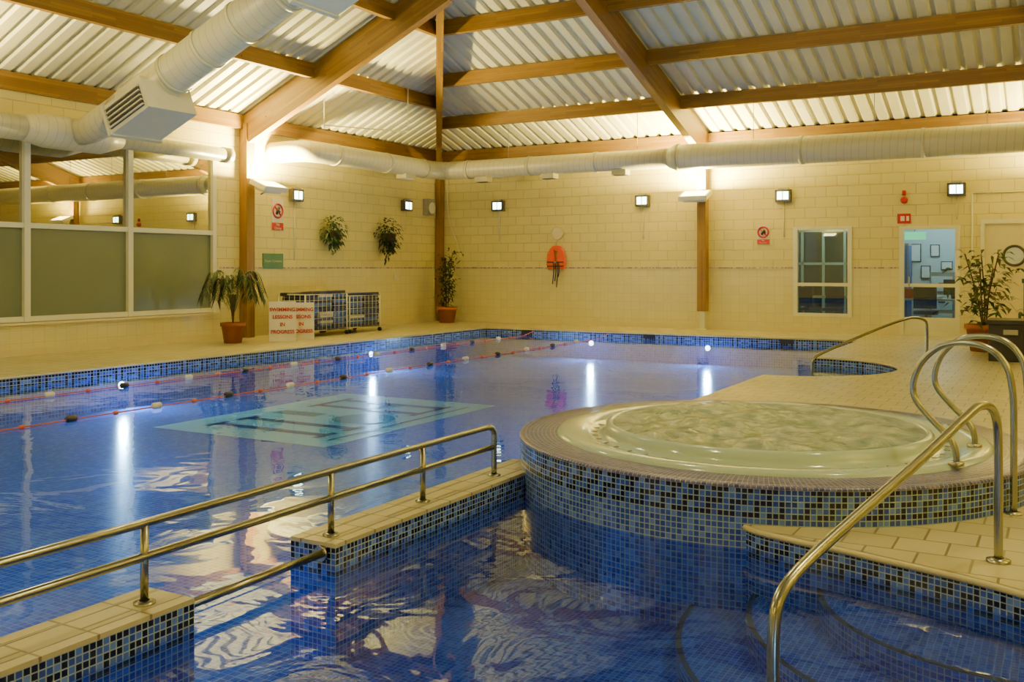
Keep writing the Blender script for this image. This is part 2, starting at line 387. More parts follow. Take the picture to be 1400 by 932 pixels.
# ------------------------------------------------------------------ roof
def hipd_x(y): return max(0,min(HA,(Y1-y)/K,(y-Y0)/K))
def hipd_y(x): return max(0,min(HB,(X1-x)*K,(x-X0)*K))
b=B('ceiling')
prof=[(0,0),(.17,0),(.20,.055),(.27,.055)]
def samples(a0,a1,extra):
    out=[];t=a0
    while t<a1:
        for o,h in prof:
            if t+o<a1: out.append((t+o,h))
        t+=.30
    out.append((a1,0)); return out
for side in(0,1):
    S=samples(Y0,Y1,CY)
    for (ya,ha),(yb,hb) in zip(S[:-1],S[1:]):
        q=[]
        for y,h in((ya,ha),(yb,hb)):
            d=hipd_x(y); x0=X0 if side==0 else X1; sg=1 if side==0 else -1
            q.append(((x0,y,ZE+h),(x0+sg*d,y,ZE+SX*d+h)))
        b.poly([q[0][0],q[1][0],q[1][1],q[0][1]],'ceiling')
    S=samples(X0,X1,CX)
    for (xa,ha),(xb,hb) in zip(S[:-1],S[1:]):
        q=[]
        for x,h in((xa,ha),(xb,hb)):
            d=hipd_y(x); y0=Y1 if side==0 else Y0; sg=-1 if side==0 else 1
            q.append(((x,y0,ZE+h),(x,y0+sg*d,ZE+SY*d+h)))
        b.poly([q[0][0],q[1][0],q[1][1],q[0][1]],'ceiling')
b.done()
b=B('timber_roof_frame')
APX=(CX,CY,ZE+RISE)
for c in((X0,Y1),(X0,Y0),(X1,Y0),(X1,Y1)): b.beam((c[0],c[1],ZE),APX,.14,.50)
d=0.06;k=0
while d<HA-.5:
    z=ZE+SX*d-.01
    for xs,sg in((X0,1),(X1,-1)):
        b.beam((xs+sg*d,Y0+d*K,z),(xs+sg*d,Y1-d*K,z),.11,.28)
    k+=1; d=k*1.9
d=0.06;k=0
while d<HB-.5:
    z=ZE+SY*d-.01
    for ys,sg in((Y1,-1),(Y0,1)):
        b.beam((X0+d/K,ys+sg*d,z),(X1-d/K,ys+sg*d,z),.11,.28)
    k+=1; d=k*1.9
RY=[14.4,7.25,.1]; RX=[-7.06,.1]
for y in RY:
    dd=hipd_x(y)
    for xs,sg in((X0,1),(X1,-1)): b.beam((xs,y,ZE-.03),(xs+sg*dd,y,ZE-.03+SX*dd),.17,.56)
for x in RX:
    dd=hipd_y(x)
    for ys,sg in((Y1,-1),(Y0,1)): b.beam((x,ys,ZE-.03),(x,ys+sg*dd,ZE-.03+SY*dd),.17,.56)
b.done()
for y in (14.4,): 
    b=B('timber_post'); b.beam((X0+.12,y,0.0),(X0+.12,y,4.3),.20,.22,off=-.11); b.done()
b=B('timber_post')
b.beam((-7.06,Y1-.25,.42),(-7.06,Y1-.25,4.2),.20,.22,off=-.11); b.box((-7.06,Y1-.25,.21),(.11,.11,.42),'white'); b.box((-7.06,Y1-.25,.012),(.26,.22,.024),'white'); b.done()
b=B('timber_post')
b.beam((.1,Y1-.25,.42),(.1,Y1-.25,4.2),.20,.22,off=-.11); b.box((.1,Y1-.25,.21),(.11,.11,.42),'white'); b.done()
b=B('timber_corner_post'); b.beam((X0+.12,Y1-.12,0),(X0+.12,Y1-.12,4.3),.16,.16,off=-.08)
b.tube(smooth([(X0+.3,Y1-.05,4.0),(X0+.32,Y1-.05,3.0),(X0+.42,Y1-.06,2.5),(X0+.6,Y1-.06,2.1),(X0+.75,Y1-.06,1.6)]),.012,'white',6); b.done()

# ------------------------------------------------------------------ pools
YS=-3.0; PL=-11.8; PF=19.6; PR=-3.4
SC=(-1.86,6.96); SR=1.75
alc=[(PR-.0+1.45*math.cos(a),14.2+1.5*math.sin(a)) for a in [math.radians(90-180*i/28) for i in range(29)]]
edge2=smooth([(-1.62,5.42,0),(-1.46,5.21,0),(-1.2,5.11,0),(-.85,5.02,0),(-.14,4.76,0),(.4,4.3,0),(.8,3.6,0),(1.0,2.8,0)],6)
edge2=[(p.x,p.y) for p in edge2]
import bmesh
def flatpoly(b,pts,z,mat,tile=0):
    bm=bmesh.new(); vs=[bm.verts.new((p[0],p[1],z)) for p in pts]; f=bm.faces.new(vs); f.normal_update()
    if f.normal.z<0: f.normal_flip()
    r=bmesh.ops.triangulate(bm,faces=[f],ngon_method='EAR_CLIP')
    for t in bm.faces:
        P=[tuple(v.co) for v in t.verts]; b.poly(P,mat,[(p[0]/tile,p[1]/tile) for p in P] if tile else None)
    bm.free()
b=B('floor')
b.poly([(X0,Y0,0),(PL,Y0,0),(PL,Y1,0),(X0,Y1,0)],'deck')
b.poly([(PL,PF,0),(PR,PF,0),(PR,Y1,0),(PL,Y1,0)],'deck')
b.poly([(PL,Y0,0),(X1,Y0,0),(X1,YS,0),(PL,YS,0)],'deck')
right=[(PR,Y1),(PR,PF)]+alc+[(PR,12.5),(PR,8.0),(-3.0,7.6),(-1.7,5.7)]+edge2+[(1.0,YS),(X1,YS),(X1,Y1)]
flatpoly(b,right,0,'deck')
def nose(pts): b.tube([(p[0],p[1],-.018) for p in pts],.018,'cream',6)
nose([(PL,YS),(PL,PF)]); nose([(PL,PF),(PR,PF)]); nose([(PR,PF),(PR,15.7)]); nose(alc); nose([(PR,12.7),(PR,8.0)]); nose(edge2)
b.done()
b=B('pool_tile_lining')
strip(b,[(PL,YS),(PL,PF)],-.02,FZ,.05,pattern=1)
strip(b,[(PL,PF),(PR,PF)],-.02,FZ,.05,pattern=1)
strip(b,[(PR,PF),(PR,15.7)],-.02,FZ,.05,pattern=1)
strip(b,alc,-.02,FZ,.05,pattern=1)
strip(b,[(PR,12.7),(PR,7.5)],-.02,FZ,.05,pattern=1)
strip(b,edge2,-.02,FZ,.03,pattern=2)
strip(b,[(1.0,2.8),(1.0,YS)],-.02,FZ,.03,pattern=2)
strip(b,[(1.0,YS),(PL,YS)],-.02,FZ,.05,pattern=1)
for x in(-10.7,-7.7,-4.77): b.bb(x-.14,x+.14,PF-.012,PF-.004,-.125,-.03,'black')
b.done()
b=B('pool_basin_floor'); 
b.poly([(PL,YS,FZ),(-3.35,YS,FZ),(-3.35,PF,FZ),(PL,PF,FZ)],'mosaicfloor',[(PL/.05,YS/.05),(-3.35/.05,YS/.05),(-3.35/.05,PF/.05),(PL/.05,PF/.05)])
b.poly([(-3.35,YS,FZ),(1.2,YS,FZ),(1.2,16,FZ),(-3.35,16,FZ)],'mosaicfloor2',[(-3.35/.03,YS/.03),(1.2/.03,YS/.03),(1.2/.03,16/.03),(-3.35/.03,16/.03)])
b.done()
b=B('pool_entry_steps')
C2=(-.15,5.25)
for r,z in((.95,-.24),(1.30,-.36),(1.65,-.48)):
    arc=[(C2[0]+r*math.cos(a),C2[1]+r*math.sin(a)) for a in [math.radians(165+i*4) for i in range(46)]]
    strip(b,arc,z,FZ,.03); flatpoly(b,[ (C2[0],C2[1]) ]+arc,z,'mosaicfloor2',.03)
    arc2=[(C2[0]+(r-.03)*math.cos(a),C2[1]+(r-.03)*math.sin(a)) for a in [math.radians(165+i*4) for i in range(46)]]
    for i in range(len(arc)-1): b.poly([(arc[i][0],arc[i][1],z+.003),(arc[i+1][0],arc[i+1][1],z+.003),(arc2[i+1][0],arc2[i+1][1],z+.003),(arc2[i][0],arc2[i][1],z+.003)],'navy')
arc=[(PR+1.45*math.cos(a),14.2+1.5*math.sin(a)) for a in [math.radians(90-i*6) for i in range(31)]]
flatpoly(b,arc,-.30,'mosaicfloor2',.045)
b.done()
# water
b=B('pool_water'); b.poly([(PL,YS,WZ),(-3.36,YS,WZ),(-3.36,PF,WZ),(PL,PF,WZ)],'water'); b.poly([(-3.36,7.6,WZ),(-1.6,7.6,WZ),(-1.6,16,WZ),(-3.36,16,WZ)],'water'); b.done()
b=B('learner_pool_water'); b.poly([(-3.34,YS,WZ),(1.1,YS,WZ),(1.1,5.5,WZ),(-3.34,5.5,WZ)],'water2'); b.done()
# divider walls
b=B('pool_divider')
for ya,yb in((YS,2.92),(3.84,6.2)):
    b.bb(-3.5,-3.2,ya,yb,-.02,0,'deck')
    strip(b,[(-3.2,ya),(-3.2,yb)],-.02,FZ,.03,pattern=2); strip(b,[(-3.5,ya),(-3.5,yb)],-.02,FZ,.03,pattern=2)
    strip(b,[(-3.5,yb),(-3.2,yb)],-.02,FZ,.03,pattern=2); strip(b,[(-3.5,ya),(-3.2,ya)],-.02,FZ,.03,pattern=2)
    b.bb(-3.42,-3.412,ya,yb,0,.002,'grey'); b.bb(-3.27,-3.262,ya,yb,0,.002,'grey')
b.done()
b=B('pool_divider_handrail')
rx=-3.33
for z in(.335,.195):
    b.tube([(rx,-1,z),(rx,5.54 if z>.3 else 5.62,z)],.019,'steel',12)
b.tube(smooth([(rx,5.52,.335),(rx,5.59,.33),(rx,5.635,.295),(rx,5.64,.24),(rx,5.64,0)],5),.019,'steel',12)
for y in(-.2,1.2,2.77,3.96,4.8): b.tube([(rx,y,0),(rx,y,.335)],.017,'steel',12)
for y in(-.2,1.2,2.77,3.96,4.8,5.64): b.lathe([(.045,0),(.045,.008),(.022,.014)],(rx,y,0),'steel',16)
b.tube([(rx+.05,2.90,-.055),(rx+.05,3.86,-.055)],.021,'steel',12)
b.tube([(rx+.05,3.81,-.055),(rx+.05,3.835,-.055)],.04,'steel',14)
b.done()
# logo on floor (flat tile panel)
b=B('pool_floor_emblem')
lx0,lx1,ly0,ly1=-10.0,-7.2,8.45,12.25; z=FZ+.004
b.poly([(lx0,ly0,z),(lx1,ly0,z),(lx1,ly1,z),(lx0,ly1,z)],'logo')
z+=.004
OX,OY=.8,-.9
def stroke(x0,y0,x1,y1,w,mat='logodk'):
    d=Vector((x1-x0,y1-y0)).normalized(); n=Vector((-d.y,d.x))*w/2; x0+=OX;x1+=OX;y0+=OY;y1+=OY
    b.poly([(x0+n.x,y0+n.y,z),(x0-n.x,y0-n.y,z),(x1-n.x,y1-n.y,z),(x1+n.x,y1+n.y,z)],mat)
for y in(9.95,10.5): stroke(-10.3,y,-8.5,y,.16)
for y in(9.95,10.5):
    for x in(-10.3,-8.5): stroke(x,y-.2,x,y+.2,.10)
stroke(-10.3,11.9,-8.5,11.9,.16); stroke(-10.3,12.5,-8.5,12.5,.16); stroke(-9.4,11.9,-9.4,12.5,.14); stroke(-8.5,11.7,-8.5,12.7,.1);stroke(-10.3,11.7,-10.3,12.7,.1)
b.poly([(-8.9+OX+.42*math.cos(a),11.2+OY+.42*math.sin(a),z) for a in [i*math.pi/12 for i in range(24)]],'logogr')
stroke(-10.35,11.15,-9.6,11.15,.3,'logogr'); stroke(-8.25,9.7,-8.25,12.8,.05)
b.done()

# ------------------------------------------------------------------ spa
b=B('hot_tub')
circ=[(SC[0]+SR*math.cos(a),SC[1]+SR*math.sin(a)) for a in [i*2*math.pi/96 for i in range(97)]]
strip(b,circ,.20,FZ,.033,pattern=2)
b.lathe([(1.74,.20),(1.72,.212),(1.45,.212)],(SC[0],SC[1],0),'mosaictop',96,tile=.03)
b.lathe([(1.755,.195),(1.757,.205),(1.745,.214),(1.70,.214)],(SC[0],SC[1],0),'mosaictop',96,tile=.03)
b.lathe([(1.49,.20),(1.48,.228),(1.45,.24),(1.34,.235),(1.27,.215),(1.19,.19),(1.155,.20),(1.135,.235),(1.125,.275),(1.10,.29),(1.07,.28),(1.05,.22)],(SC[0],SC[1],0),'acrylic',96)
for i in range(48):
    a=i*2*math.pi/48; b.box((SC[0]+1.215*math.cos(a),SC[1]+1.215*math.sin(a),.202),(.05,.012,.006),'grey',rz=a)
rings=44; seg=120; base=len(b.v)
for i in range(rings+1):
    r=1.085*i/rings
    for k in range(seg):
        a=2*math.pi*k/seg; x=SC[0]+r*math.cos(a); y=SC[1]+r*math.sin(a)
        fall=min(1,(1.085-r)/.2)
        nz=noise.fractal(Vector((x*3.0,y*3.0,1.7)),1.0,2.0,4)*.035+noise.noise(Vector((x*9,y*9,0)))*.012
        b.v.append((x,y,.28+fall*(nz+.022)))
for i in range(rings):
    for k in range(seg):
        k2=(k+1)%seg
        b.face([base+i*seg+k,base+(i+1)*seg+k,base+(i+1)*seg+k2,base+i*seg+k2],'froth',None,0,True)
b.done()
def grabrail(foot,d):
    b=B('spa_grab_rail'); f=Vector((foot[0],foot[1],0)); d=Vector((d[0],d[1],0)).normalized()
    pr=[(0,.24),(0,.30),(-.03,.38),(-.14,.49),(-.235,.60),(-.25,.70),(-.20,.83),(-.09,.93),(.05,.96),(.19,.93),(.28,.83),(.31,.68),(.315,.5),(.315,.3),(.315,0)]
    b.tube(smooth([f+d*s+Vector((0,0,z)) for s,z in pr],5),.019,'steel',12)
    b.lathe([(.045,.235),(.045,.255),(.022,.262)],(f.x,f.y,0),'steel',16)
    p=f+d*.315; b.lathe([(.045,0),(.045,.01),(.022,.018)],(p.x,p.y,0),'steel',16); b.done()
grabrail((-.54,6.28),(.97,-.24)); grabrail((-.49,6.97),(.97,-.24))
b=B('pool_entry_handrail')
b.tube(smooth([(-.785,3.05,FZ),(-.785,3.05,-.3),(-.785,3.05,.1),(-.785,3.06,.27),(-.775,3.10,.36),(-.74,3.24,.42),(-.65,3.6,.50),(-.49,4.2,.63),(-.36,4.78,.745),(-.32,4.95,.765),(-.285,5.08,.74),(-.265,5.15,.66),(-.26,5.165,.5),(-.26,5.165,.25),(-.26,5.165,0)],6),.02,'steel',14)
b.lathe([(.055,0),(.055,.012),(.024,.02)],(-.26,5.165,0),'steel',18); b.done()
b=B('pool_entry_handrail')
b.tube(smooth([(-3.1,14.2,-.30),(-3.1,14.2,0),(-3.08,14.23,.1),(-2.95,14.5,.2),(-2.4,15.5,.48),(-2.12,16.0,.60),(-1.98,16.3,.62),(-1.87,16.52,.57),(-1.85,16.6,.45),(-1.85,16.6,0)],5),.022,'steel',10)
b.done()

# lane ropes
def rope(x):
    b=B('lane_rope'); z=WZ+.012
    b.tube([(x,YS,z),(x,PF-.5,z),(x,PF-.05,-.05)],.007,'ropeorange',6)
    y=1.0;i=0
    while y<PF-.6:
        m=['signwhite','ropeorange','black','ropeorange'][(i//1)%4]
        if m=='ropeorange': b.tube([(x,y-.03,z),(x,y-.02,z),(x,y+.02,z),(x,y+.03,z)],[.010,.022,.022,.010],m,8)
        else: b.tube([(x,y-.06,z+.01),(x,y-.045,z+.01),(x,y+.045,z+.01),(x,y+.06,z+.01)],[.02,.036,.036,.02],m,10)
        y+=.53;i+=1
    b.done()
rope(-10.5); rope(-8.65)

# ------------------------------------------------------------------ windows, doors
ys=[5.72,7.7,9.69,11.67,13.68]
for i in range(4):
    b=B('window_%d'%(i+1)); a,c=ys[i],ys[i+1]
    x=X0-.05
    b.bb(x-.02,x,a+.02,c-.02,.55,2.08,'frost'); b.bb(x-.02,x,a+.02,c-.02,2.08,3.58,'mirror')
    b.bb(x-.03,X0+.02,a-(.05 if i else 0),a+.055,.535,3.595,'white')
    if i==3: b.bb(x-.03,X0+.02,c-.09,c,.535,3.595,'white')
    e=.055 if i<3 else .09
    for zz in(.58,2.08,3.55): b.bb(x-.03,X0+.012,a+.055,c-e,zz-.042,zz+.042,'white')
    b.done()
b=B('windowsill_left'); b.bb(X0+.001,X0+.07,5.6,13.75,.49,.525,'cream'); b.done()
def win(nm,w,z0,z1,mats,rail):
    b=B(nm); y=Y1+.06
    b.bb(w[0]+.03,w[1]-.03,y,y+.01,z0,z1,mats)
    for x in(w[0],w[1]): b.bb(x-.035 if x==w[0] else x-.055,x+.055 if x==w[0] else x+.035,Y1-.03,y+.03,z0,z1,'white')
    for z in(z0+.035,z1-.035,rail): b.bb(w[0]+.056,w[1]-.056,Y1-.02,y+.03,z-.035,z+.035,'white')
    return b
win('window_5',W1,.35,2.29,'glassdk',1.04).done()
b=win('door_1',(W2[0],W2[1]),0,2.26,'glass',1.04); b.bb(W2[0]+.05,W2[1]-.05,Y1+.03,Y1+.08,0,.38,'white'); b.box((W2[0]+.16,Y1-.03,1.12),(.03,.05,.2),'grey'); b.done()
b=B('door_2'); b.bb(DR[0],DR[1],Y1+.02,Y1+.07,0,2.30,'cream')
b.bb(DR[0]-.05,DR[0]+.02,Y1-.02,Y1+.08,0,2.36,'white'); b.bb(DR[1]-.02,DR[1]+.05,Y1-.02,Y1+.08,0,2.36,'white'); b.bb(DR[0]+.02,DR[1]-.02,Y1-.02,Y1+.08,2.28,2.36,'white')
def ringY(b,c,R,r,mat,seg=28):
    b.tube([(c[0]+R*math.cos(a),c[1],c[2]+R*math.sin(a)) for a in [i*2*math.pi/seg for i in range(seg+1)]],r,mat,8,False)
ringY(b,(-.80,Y1+.015,1.64),.19,.026,'darkgrey')
b.poly([(-.80+.19*math.cos(a),Y1+.012,1.64+.19*math.sin(a)) for a in [-i*2*math.pi/28 for i in range(28)]],'room')
b.box((DR[0]+.12,Y1-.0,1.05),(.04,.06,.16),'grey')
b.done()
# rooms behind
b=B('wall_office'); 
b.bb(-5.7,-1.5,24.5,24.6,0,2.9,'room'); b.bb(-5.8,-5.7,Y1+.2,24.6,0,2.9,'room'); b.bb(-1.45,-1.38,Y1+.2,24.6,0,2.9,'room'); b.bb(-3.4,-3.34,Y1+.2,24.5,0,2.9,'room')
b.bb(-5.8,-1.4,Y1+.2,24.6,2.9,3.0,'room'); b.bb(-5.8,-1.4,Y1+.2,24.6,-.1,0,'carpet')
b.done()
b=B('notice_board')
for x,z,w,h in((-3.0,1.75,.3,.42),(-2.75,1.3,.21,.3),(-3.15,1.35,.2,.3),(-2.55,1.8,.2,.28),(-2.3,1.45,.25,.2)): b.bb(x-w/2,x+w/2,24.46,24.49,z-h/2,z+h/2,'navy'); b.bb(x-w/2+.02,x+w/2-.02,24.45,24.46,z-h/2+.02,z+h/2-.02,'paper')
b.done()
b=B('filing_cabinet'); b.bb(-2.6,-2.1,23.9,24.35,0,1.3,'grey')
for z in(.2,.62,1.04): b.bb(-2.57,-2.13,23.88,23.9,z-.17,z+.17,'room'); b.bb(-2.42,-2.28,23.865,23.88,z-.01,z+.02,'black')
b.done()
b=B('tall_locker'); b.bb(-3.3,-2.98,23.3,23.8,0,1.95,'grey'); b.bb(-2.98,-2.97,23.32,23.78,.05,1.9,'blue2'); b.bb(-3.28,-3.0,23.29,23.3,.05,1.9,'blue2'); b.done()
b=B('office_desk'); b.bb(-3.1,-1.7,22.3,23.0,.70,.74,'pale')
for x in(-3.05,-1.75):
    for y in(22.35,22.95): b.bb(x-.025,x+.025,y-.025,y+.025,0,.70,'grey')
b.bb(-2.6,-2.2,22.5,22.7,.74,.80,'paper'); b.bb(-2.2,-1.8,22.7,22.74,.82,1.15,'black'); b.bb(-2.05,-1.95,22.68,22.76,.74,.82,'black'); b.bb(-2.95,-2.75,22.5,22.6,.74,.95,'red'); b.done()
b=B('office_chair'); b.bb(-2.7,-2.25,21.9,22.2,.42,.50,'navy'); b.bb(-2.7,-2.25,21.88,21.93,.55,1.0,'navy'); b.tube([(-2.47,22.05,.05),(-2.47,22.05,.42)],.03,'grey')
for k in range(5): b.tube([(-2.47,22.05,.07),(-2.47+.2*math.cos(k*1.257),22.05+.2*math.sin(k*1.257),.03)],.02,'grey',6)
b.done()
b=B('conservatory_frame')
for x in(-5.5,-5.0,-4.5,-4.0,-3.6): b.bb(x-.03,x+.03,24.1,24.16,0,2.7,'white')
for z in(.7,1.5,2.3): b.bb(-5.6,-3.45,24.1,24.16,z-.03,z+.03,'white')
b.bb(-5.65,-3.42,24.2,24.22,0,2.8,'glassdk'); b.bb(-5.65,-3.42,24.3,24.32,0,2.8,'blue2'); b.done()
for xx in(-4.55,-5.25):
    b=B('office_chair'); b.bb(xx-.2,xx+.2,22.8,23.2,.42,.48,'navy'); b.bb(xx-.2,xx+.2,23.16,23.22,.5,.95,'navy'); b.tube([(xx,23,.05),(xx,23,.42)],.03,'grey')
    for k in range(5): b.tube([(xx,23,.07),(xx+.25*math.cos(k*1.257),23+.25*math.sin(k*1.257),.03)],.02,'grey',6)
    b.done()
o=B('exit_sign'); o.bb(-2.95,-2.5,Y1+.75,Y1+.78,2.0,2.17,'exit'); o.tube([(-2.72,Y1+.765,2.17),(-2.72,Y1+.765,2.9)],.01,'grey',6); o=o.done()
light('POINT',(-2.3,23.2,2.6),48,(.75,.95,1.0),.15,parent=None,name='office_ceiling_light')
light('POINT',(-4.6,23.0,2.6),45,(.70,.95,1.0),.15,parent=None,name='store_ceiling_light')

# ------------------------------------------------------------------ ducts
b=B('ventilation_duct')
yb=Y1-1.35; xl=X0+.95; zd=3.80
b.tube(smooth([(xl-.9,15.2,zd),(xl-.4,15.2,zd),(xl-.1,15.32,zd),(xl,15.7,zd)],5)+[(xl,17,zd),(xl,19,zd),(xl,19.6,zd)]+smooth([(xl,19.75,zd),(xl+.1,20.03,zd),(xl+.35,yb,zd)],5)+[(-11,yb,zd),(-9,yb,zd),(-7.45,yb,zd)],.22,'duct',28)
b.tube([(-7.45,yb,zd),(-7.3,yb,zd),(-4,yb,zd),(0,yb,zd),(X1,yb,zd)],[.22,.28,.28,.28,.28],'duct',28)
for x,r in((-12.6,.228),(-10.9,.228),(-9.2,.228),(-7.25,.292),(-4.6,.288),(-2.3,.288),(-.4,.288)): b.tube([(x-.035,yb,zd),(x+.035,yb,zd)],r+.006,'duct',28)
for y in(16.1,17.9,19.4): b.tube([(xl,y-.03,zd),(xl,y+.03,zd)],.232,'duct',28)
for x in(-12.2,-10.4,-8.6): b.box((x,yb,zd-.26),(.34,.26,.12),'duct'); b.box((x,yb,zd-.325),(.28,.2,.012),'darkgrey')
b.box((xl,18.7,zd-.24),(.28,.4,.12),'duct')
for x in(-11.5,-8.2,-5.6,-3.2,-1.2): b.tube([(x,yb,zd+.2),(x,yb,ZE+SY*1.35)],.008,'grey',5)
b.done()
b=B('ventilation_duct')
xw=X0+.45; zw=3.56
b.tube([(xw,2,zw),(xw,9.4,zw)],.20,'duct',24)
b.tube([(xw,9.3,zw),(xw,9.7,zw),(xw,10.7,zw),(xw,11.1,zw)],[.20,.27,.27,.14],'duct',24)
b.tube([(xw,11.0,zw),(xw,13.55,zw)],.135,'duct',20)
b.tube([(xw,9.4,zw),(xw,9.46,zw)],.22,'duct',24); b.tube([(xw,13.4,zw),(xw,13.6,zw)],.15,'duct',20)
def dg(x): return zw-.24+.425*(x-xw)
Yd=10.2
b.tube([(xw,Yd,zw),(-13.5,Yd,zw+.06),(-12.8,Yd,dg(-12.8)+.04)],[.2,.23,.26],'duct',24)
b.tube([(-13.0,Yd,dg(-13.0)+.04),(-12.5,Yd,dg(-12.5)),(-7.5,Yd,dg(-7.5))],[.24,.31,.31],'duct',30)
for x in(-11.6,-10.9,-10.2,-9.4): b.tube([(x-.03,Yd,dg(x-.03)),(x+.03,Yd,dg(x+.03))],.325,'duct',30)
an=-math.atan(.425)
def grille(x,s=1.0):
    Rm=Matrix.Rotation(an,3,'Y'); c=Vector((x,Yd-.10,dg(x)))+Rm@Vector((0,0,-.34))
    b.box(c,(.92,.90,.46),'white',M4=Rm)
    b.box(c+Rm@Vector((0,0,.30)),(.6,.6,.2),'white',M4=Rm)
    b.box(c+Rm@Vector((-.44,0,0)),(.06,.96,.51),'white',M4=Rm)
    b.box(c+Rm@Vector((0,-.452,-.0)),(.78,.02,.34),'darkgrey',M4=Rm)
    for k in range(5): b.box(c+Rm@Vector((0,-.47,-.15+k*.075)),(.78,.04,.018),'white',M4=Rm)
    b.box(c+Rm@Vector((-.475,0,0)),(.02,.84,.38),'darkgrey',M4=Rm)
    for k in range(5): b.box(c+Rm@Vector((-.49,0,-.15+k*.075)),(.03,.84,.02),'grey',M4=Rm)
grille(-12.15); grille(-8.6)
b.done()

# ------------------------------------------------------------------ lights
WARM=(1.0,.77,.25)
def uplight(pos,nrm,power=150,tilt=0):
    n=Vector(nrm); rz=math.atan2(n.y,n.x)
    b=B('uplighter_floodlight'); R=Matrix.Rotation(rz,3,'Z')@Matrix.Rotation(math.radians(22),3,'Y'); p=Vector(pos)
    b.box(p,(.44,.66,.10),'white',M4=R); b.box(p+R@Vector((0,0,-.08)),(.26,.50,.08),'white',M4=R); b.box(p+R@Vector((0,0,.053)),(.34,.56,.006),'uplens',M4=R)
    b.tube([p+R@Vector((0,0,-.08)),p-n*.22+Vector((0,0,-.16))],.02,'grey',8)
    o=b.done(bevel=.01)
    light('AREA',p+Vector((0,0,.14)),power,WARM,.35,(math.pi,0,0),parent=o,name='lamp')
uplight((-7.12,Y1-.60,3.02),(0,-1,0),1700); uplight((.3,Y1-.60,3.02),(0,-1,0),750)  # second one is out of view, added for ambient light
uplight((X0+.50,14.62,3.05),(1,0,0),1700); uplight((X0+.72,7.25,3.9),(1,0,0),650); uplight((X0+.72,.1,3.9),(1,0,0),500)  # the last two are unseen, added for ambient light
for y in(-1,6,13): uplight((X1-.4,y,3.0),(-1,0,0),420)  # unseen right-wall uplighters, added for ambience
for x in(-10,-3): uplight((x,Y0+.4,3.0),(0,1,0),300)  # unseen front-wall uplighters, likewise added to fill the room
def fill_pendant(x,y,z,p):  # unseen pendants, added above the view as fill light
    b=B('fill_pendant_lamp'); dx=min(x-X0,X1-x);dy=min(y-Y0,Y1-y); zt=ZE+min(SX*dx,SY*dy)
    b.lathe([(.05,.28),(.07,.26),(.10,.16),(.24,0),(.245,-.01),(.22,0),(.09,.14)],(x,y,z),'white',24); b.tube([(x,y,z+.27),(x,y,zt)],.01,'grey',6)
    o=b.done(); light('POINT',(x,y,z-.02),p,(1,.83,.42),.12,parent=o,name='fill_bulb')
for x,y,z in((-9,7,5.3),(-4.4,9,6.2),(-4,2,6.0),(-9.5,0,5.0),(.6,6,5.0)): fill_pendant(x,y,z,260)
def lantern(pos,nrm,down=.9):
    n=Vector(nrm); rz=math.atan2(n.y,n.x); R=Matrix.Rotation(rz,3,'Z'); p=Vector(pos)+n*.07
    b=B('emergency_lantern'); b.box(p,(.12,.34,.26),'darkgrey',M4=R); b.box(p+n*.062,(.012,.24,.17),'lampface',M4=R)
    b.box(p+n*.07,(.012,.02,.17),'grey',M4=R)
    b.box(p+Vector((0,0,.15)),(.10,.2,.04),'grey',M4=R)
    q=Vector(pos)+n*.012
    b.tube([q+Vector((0,0,-.12)),q+Vector((0,0,-down))],.012,'white',6); o=b.done()
for u in(683,880,1072,1308):
    t=(u-700)/1327; f=Y1/(.4924*t+.8704); x=.8704*t*f-.4924*f; lantern((x,Y1,2.98),(0,-1,0),.9 if u<1200 else .6)
lantern((X0,15.9,2.96),(1,0,0),1.4); lantern((X0,19.95,2.96),(1,0,0),.6)
def poollamp(pos,nrm,p_=60):
    n=Vector(nrm); p=Vector(pos); b=B('underwater_pool_lamp')
    b.tube([p,p+n*.02],.075,'steel',20); b.tube([p+n*.02,p+n*.024],.055,'poolamp',20); o=b.done()
    q=n.to_track_quat('-Z','Y').to_euler()
    light('AREA',p+n*.06,p_,(.45,.74,1.0),.12,q,parent=o,name='lamp')
for y in(9.4,3.5,15.2): poollamp((PL,y,-.29),(1,0,0))  # the middle one is unseen, added to brighten the pool
for x in(-6.4,-9.06): poollamp((x,PF,-.27),(0,-1,0))
poollamp((-3.5,1.0,-.35),(-1,0,0),75); poollamp((1.0,1.0,-.35),(-1,0,0),14); poollamp((-3.4,10.5,-.35),(-1,0,0),75)  # extra unseen lamps, added to brighten the pool floor
poollamp((-7,YS,-.35),(0,1,0),75); poollamp((-1,YS,-.35),(0,1,0),14)  # added at the unseen near end, also to light the floor

# ------------------------------------------------------------------ signs
def sign_nodive(nm,c,nrm,w,h,txt):
    n=Vector(nrm); rz=math.atan2(n.y,n.x)+math.pi/2; side=Vector((math.cos(rz),math.sin(rz),0)); up=Vector((0,0,1)); c=Vector(c)
    b=B(nm); R=Matrix.Rotation(rz,3,'Z')
    b.box(c+n*.01,(w,.02,h),'signwhite',M4=R); b.box(c+n*.022-up*(h*.38),(w,.006,h*.24),'red',M4=R)
    cc=c+n*.026+up*h*.12; r=w*.42
    b.tube([cc+side*r*math.cos(a)+up*r*math.sin(a) for a in [i*2*math.pi/24 for i in range(25)]],.02,'red',6,False)
    b.tube([cc-side*r*.7+up*r*.7,cc+side*r*.7-up*r*.7],.016,'red',6)
    b.tube([cc-side*r*.3-up*r*.5,cc+up*r*.1,cc+side*r*.3+up*r*.45],.03,'black',6); b.tube([cc+up*r*.1,cc+side*r*.45-up*r*.15],.022,'black',6)
    o=b.done(); text(o,txt,c+n*.03-up*h*.38,h*.12,rz,'signwhite'); return o
sign_nodive('no_diving_sign',(X0,15.38,2.52),(1,0,0),.34,.66,'No\nDiving')
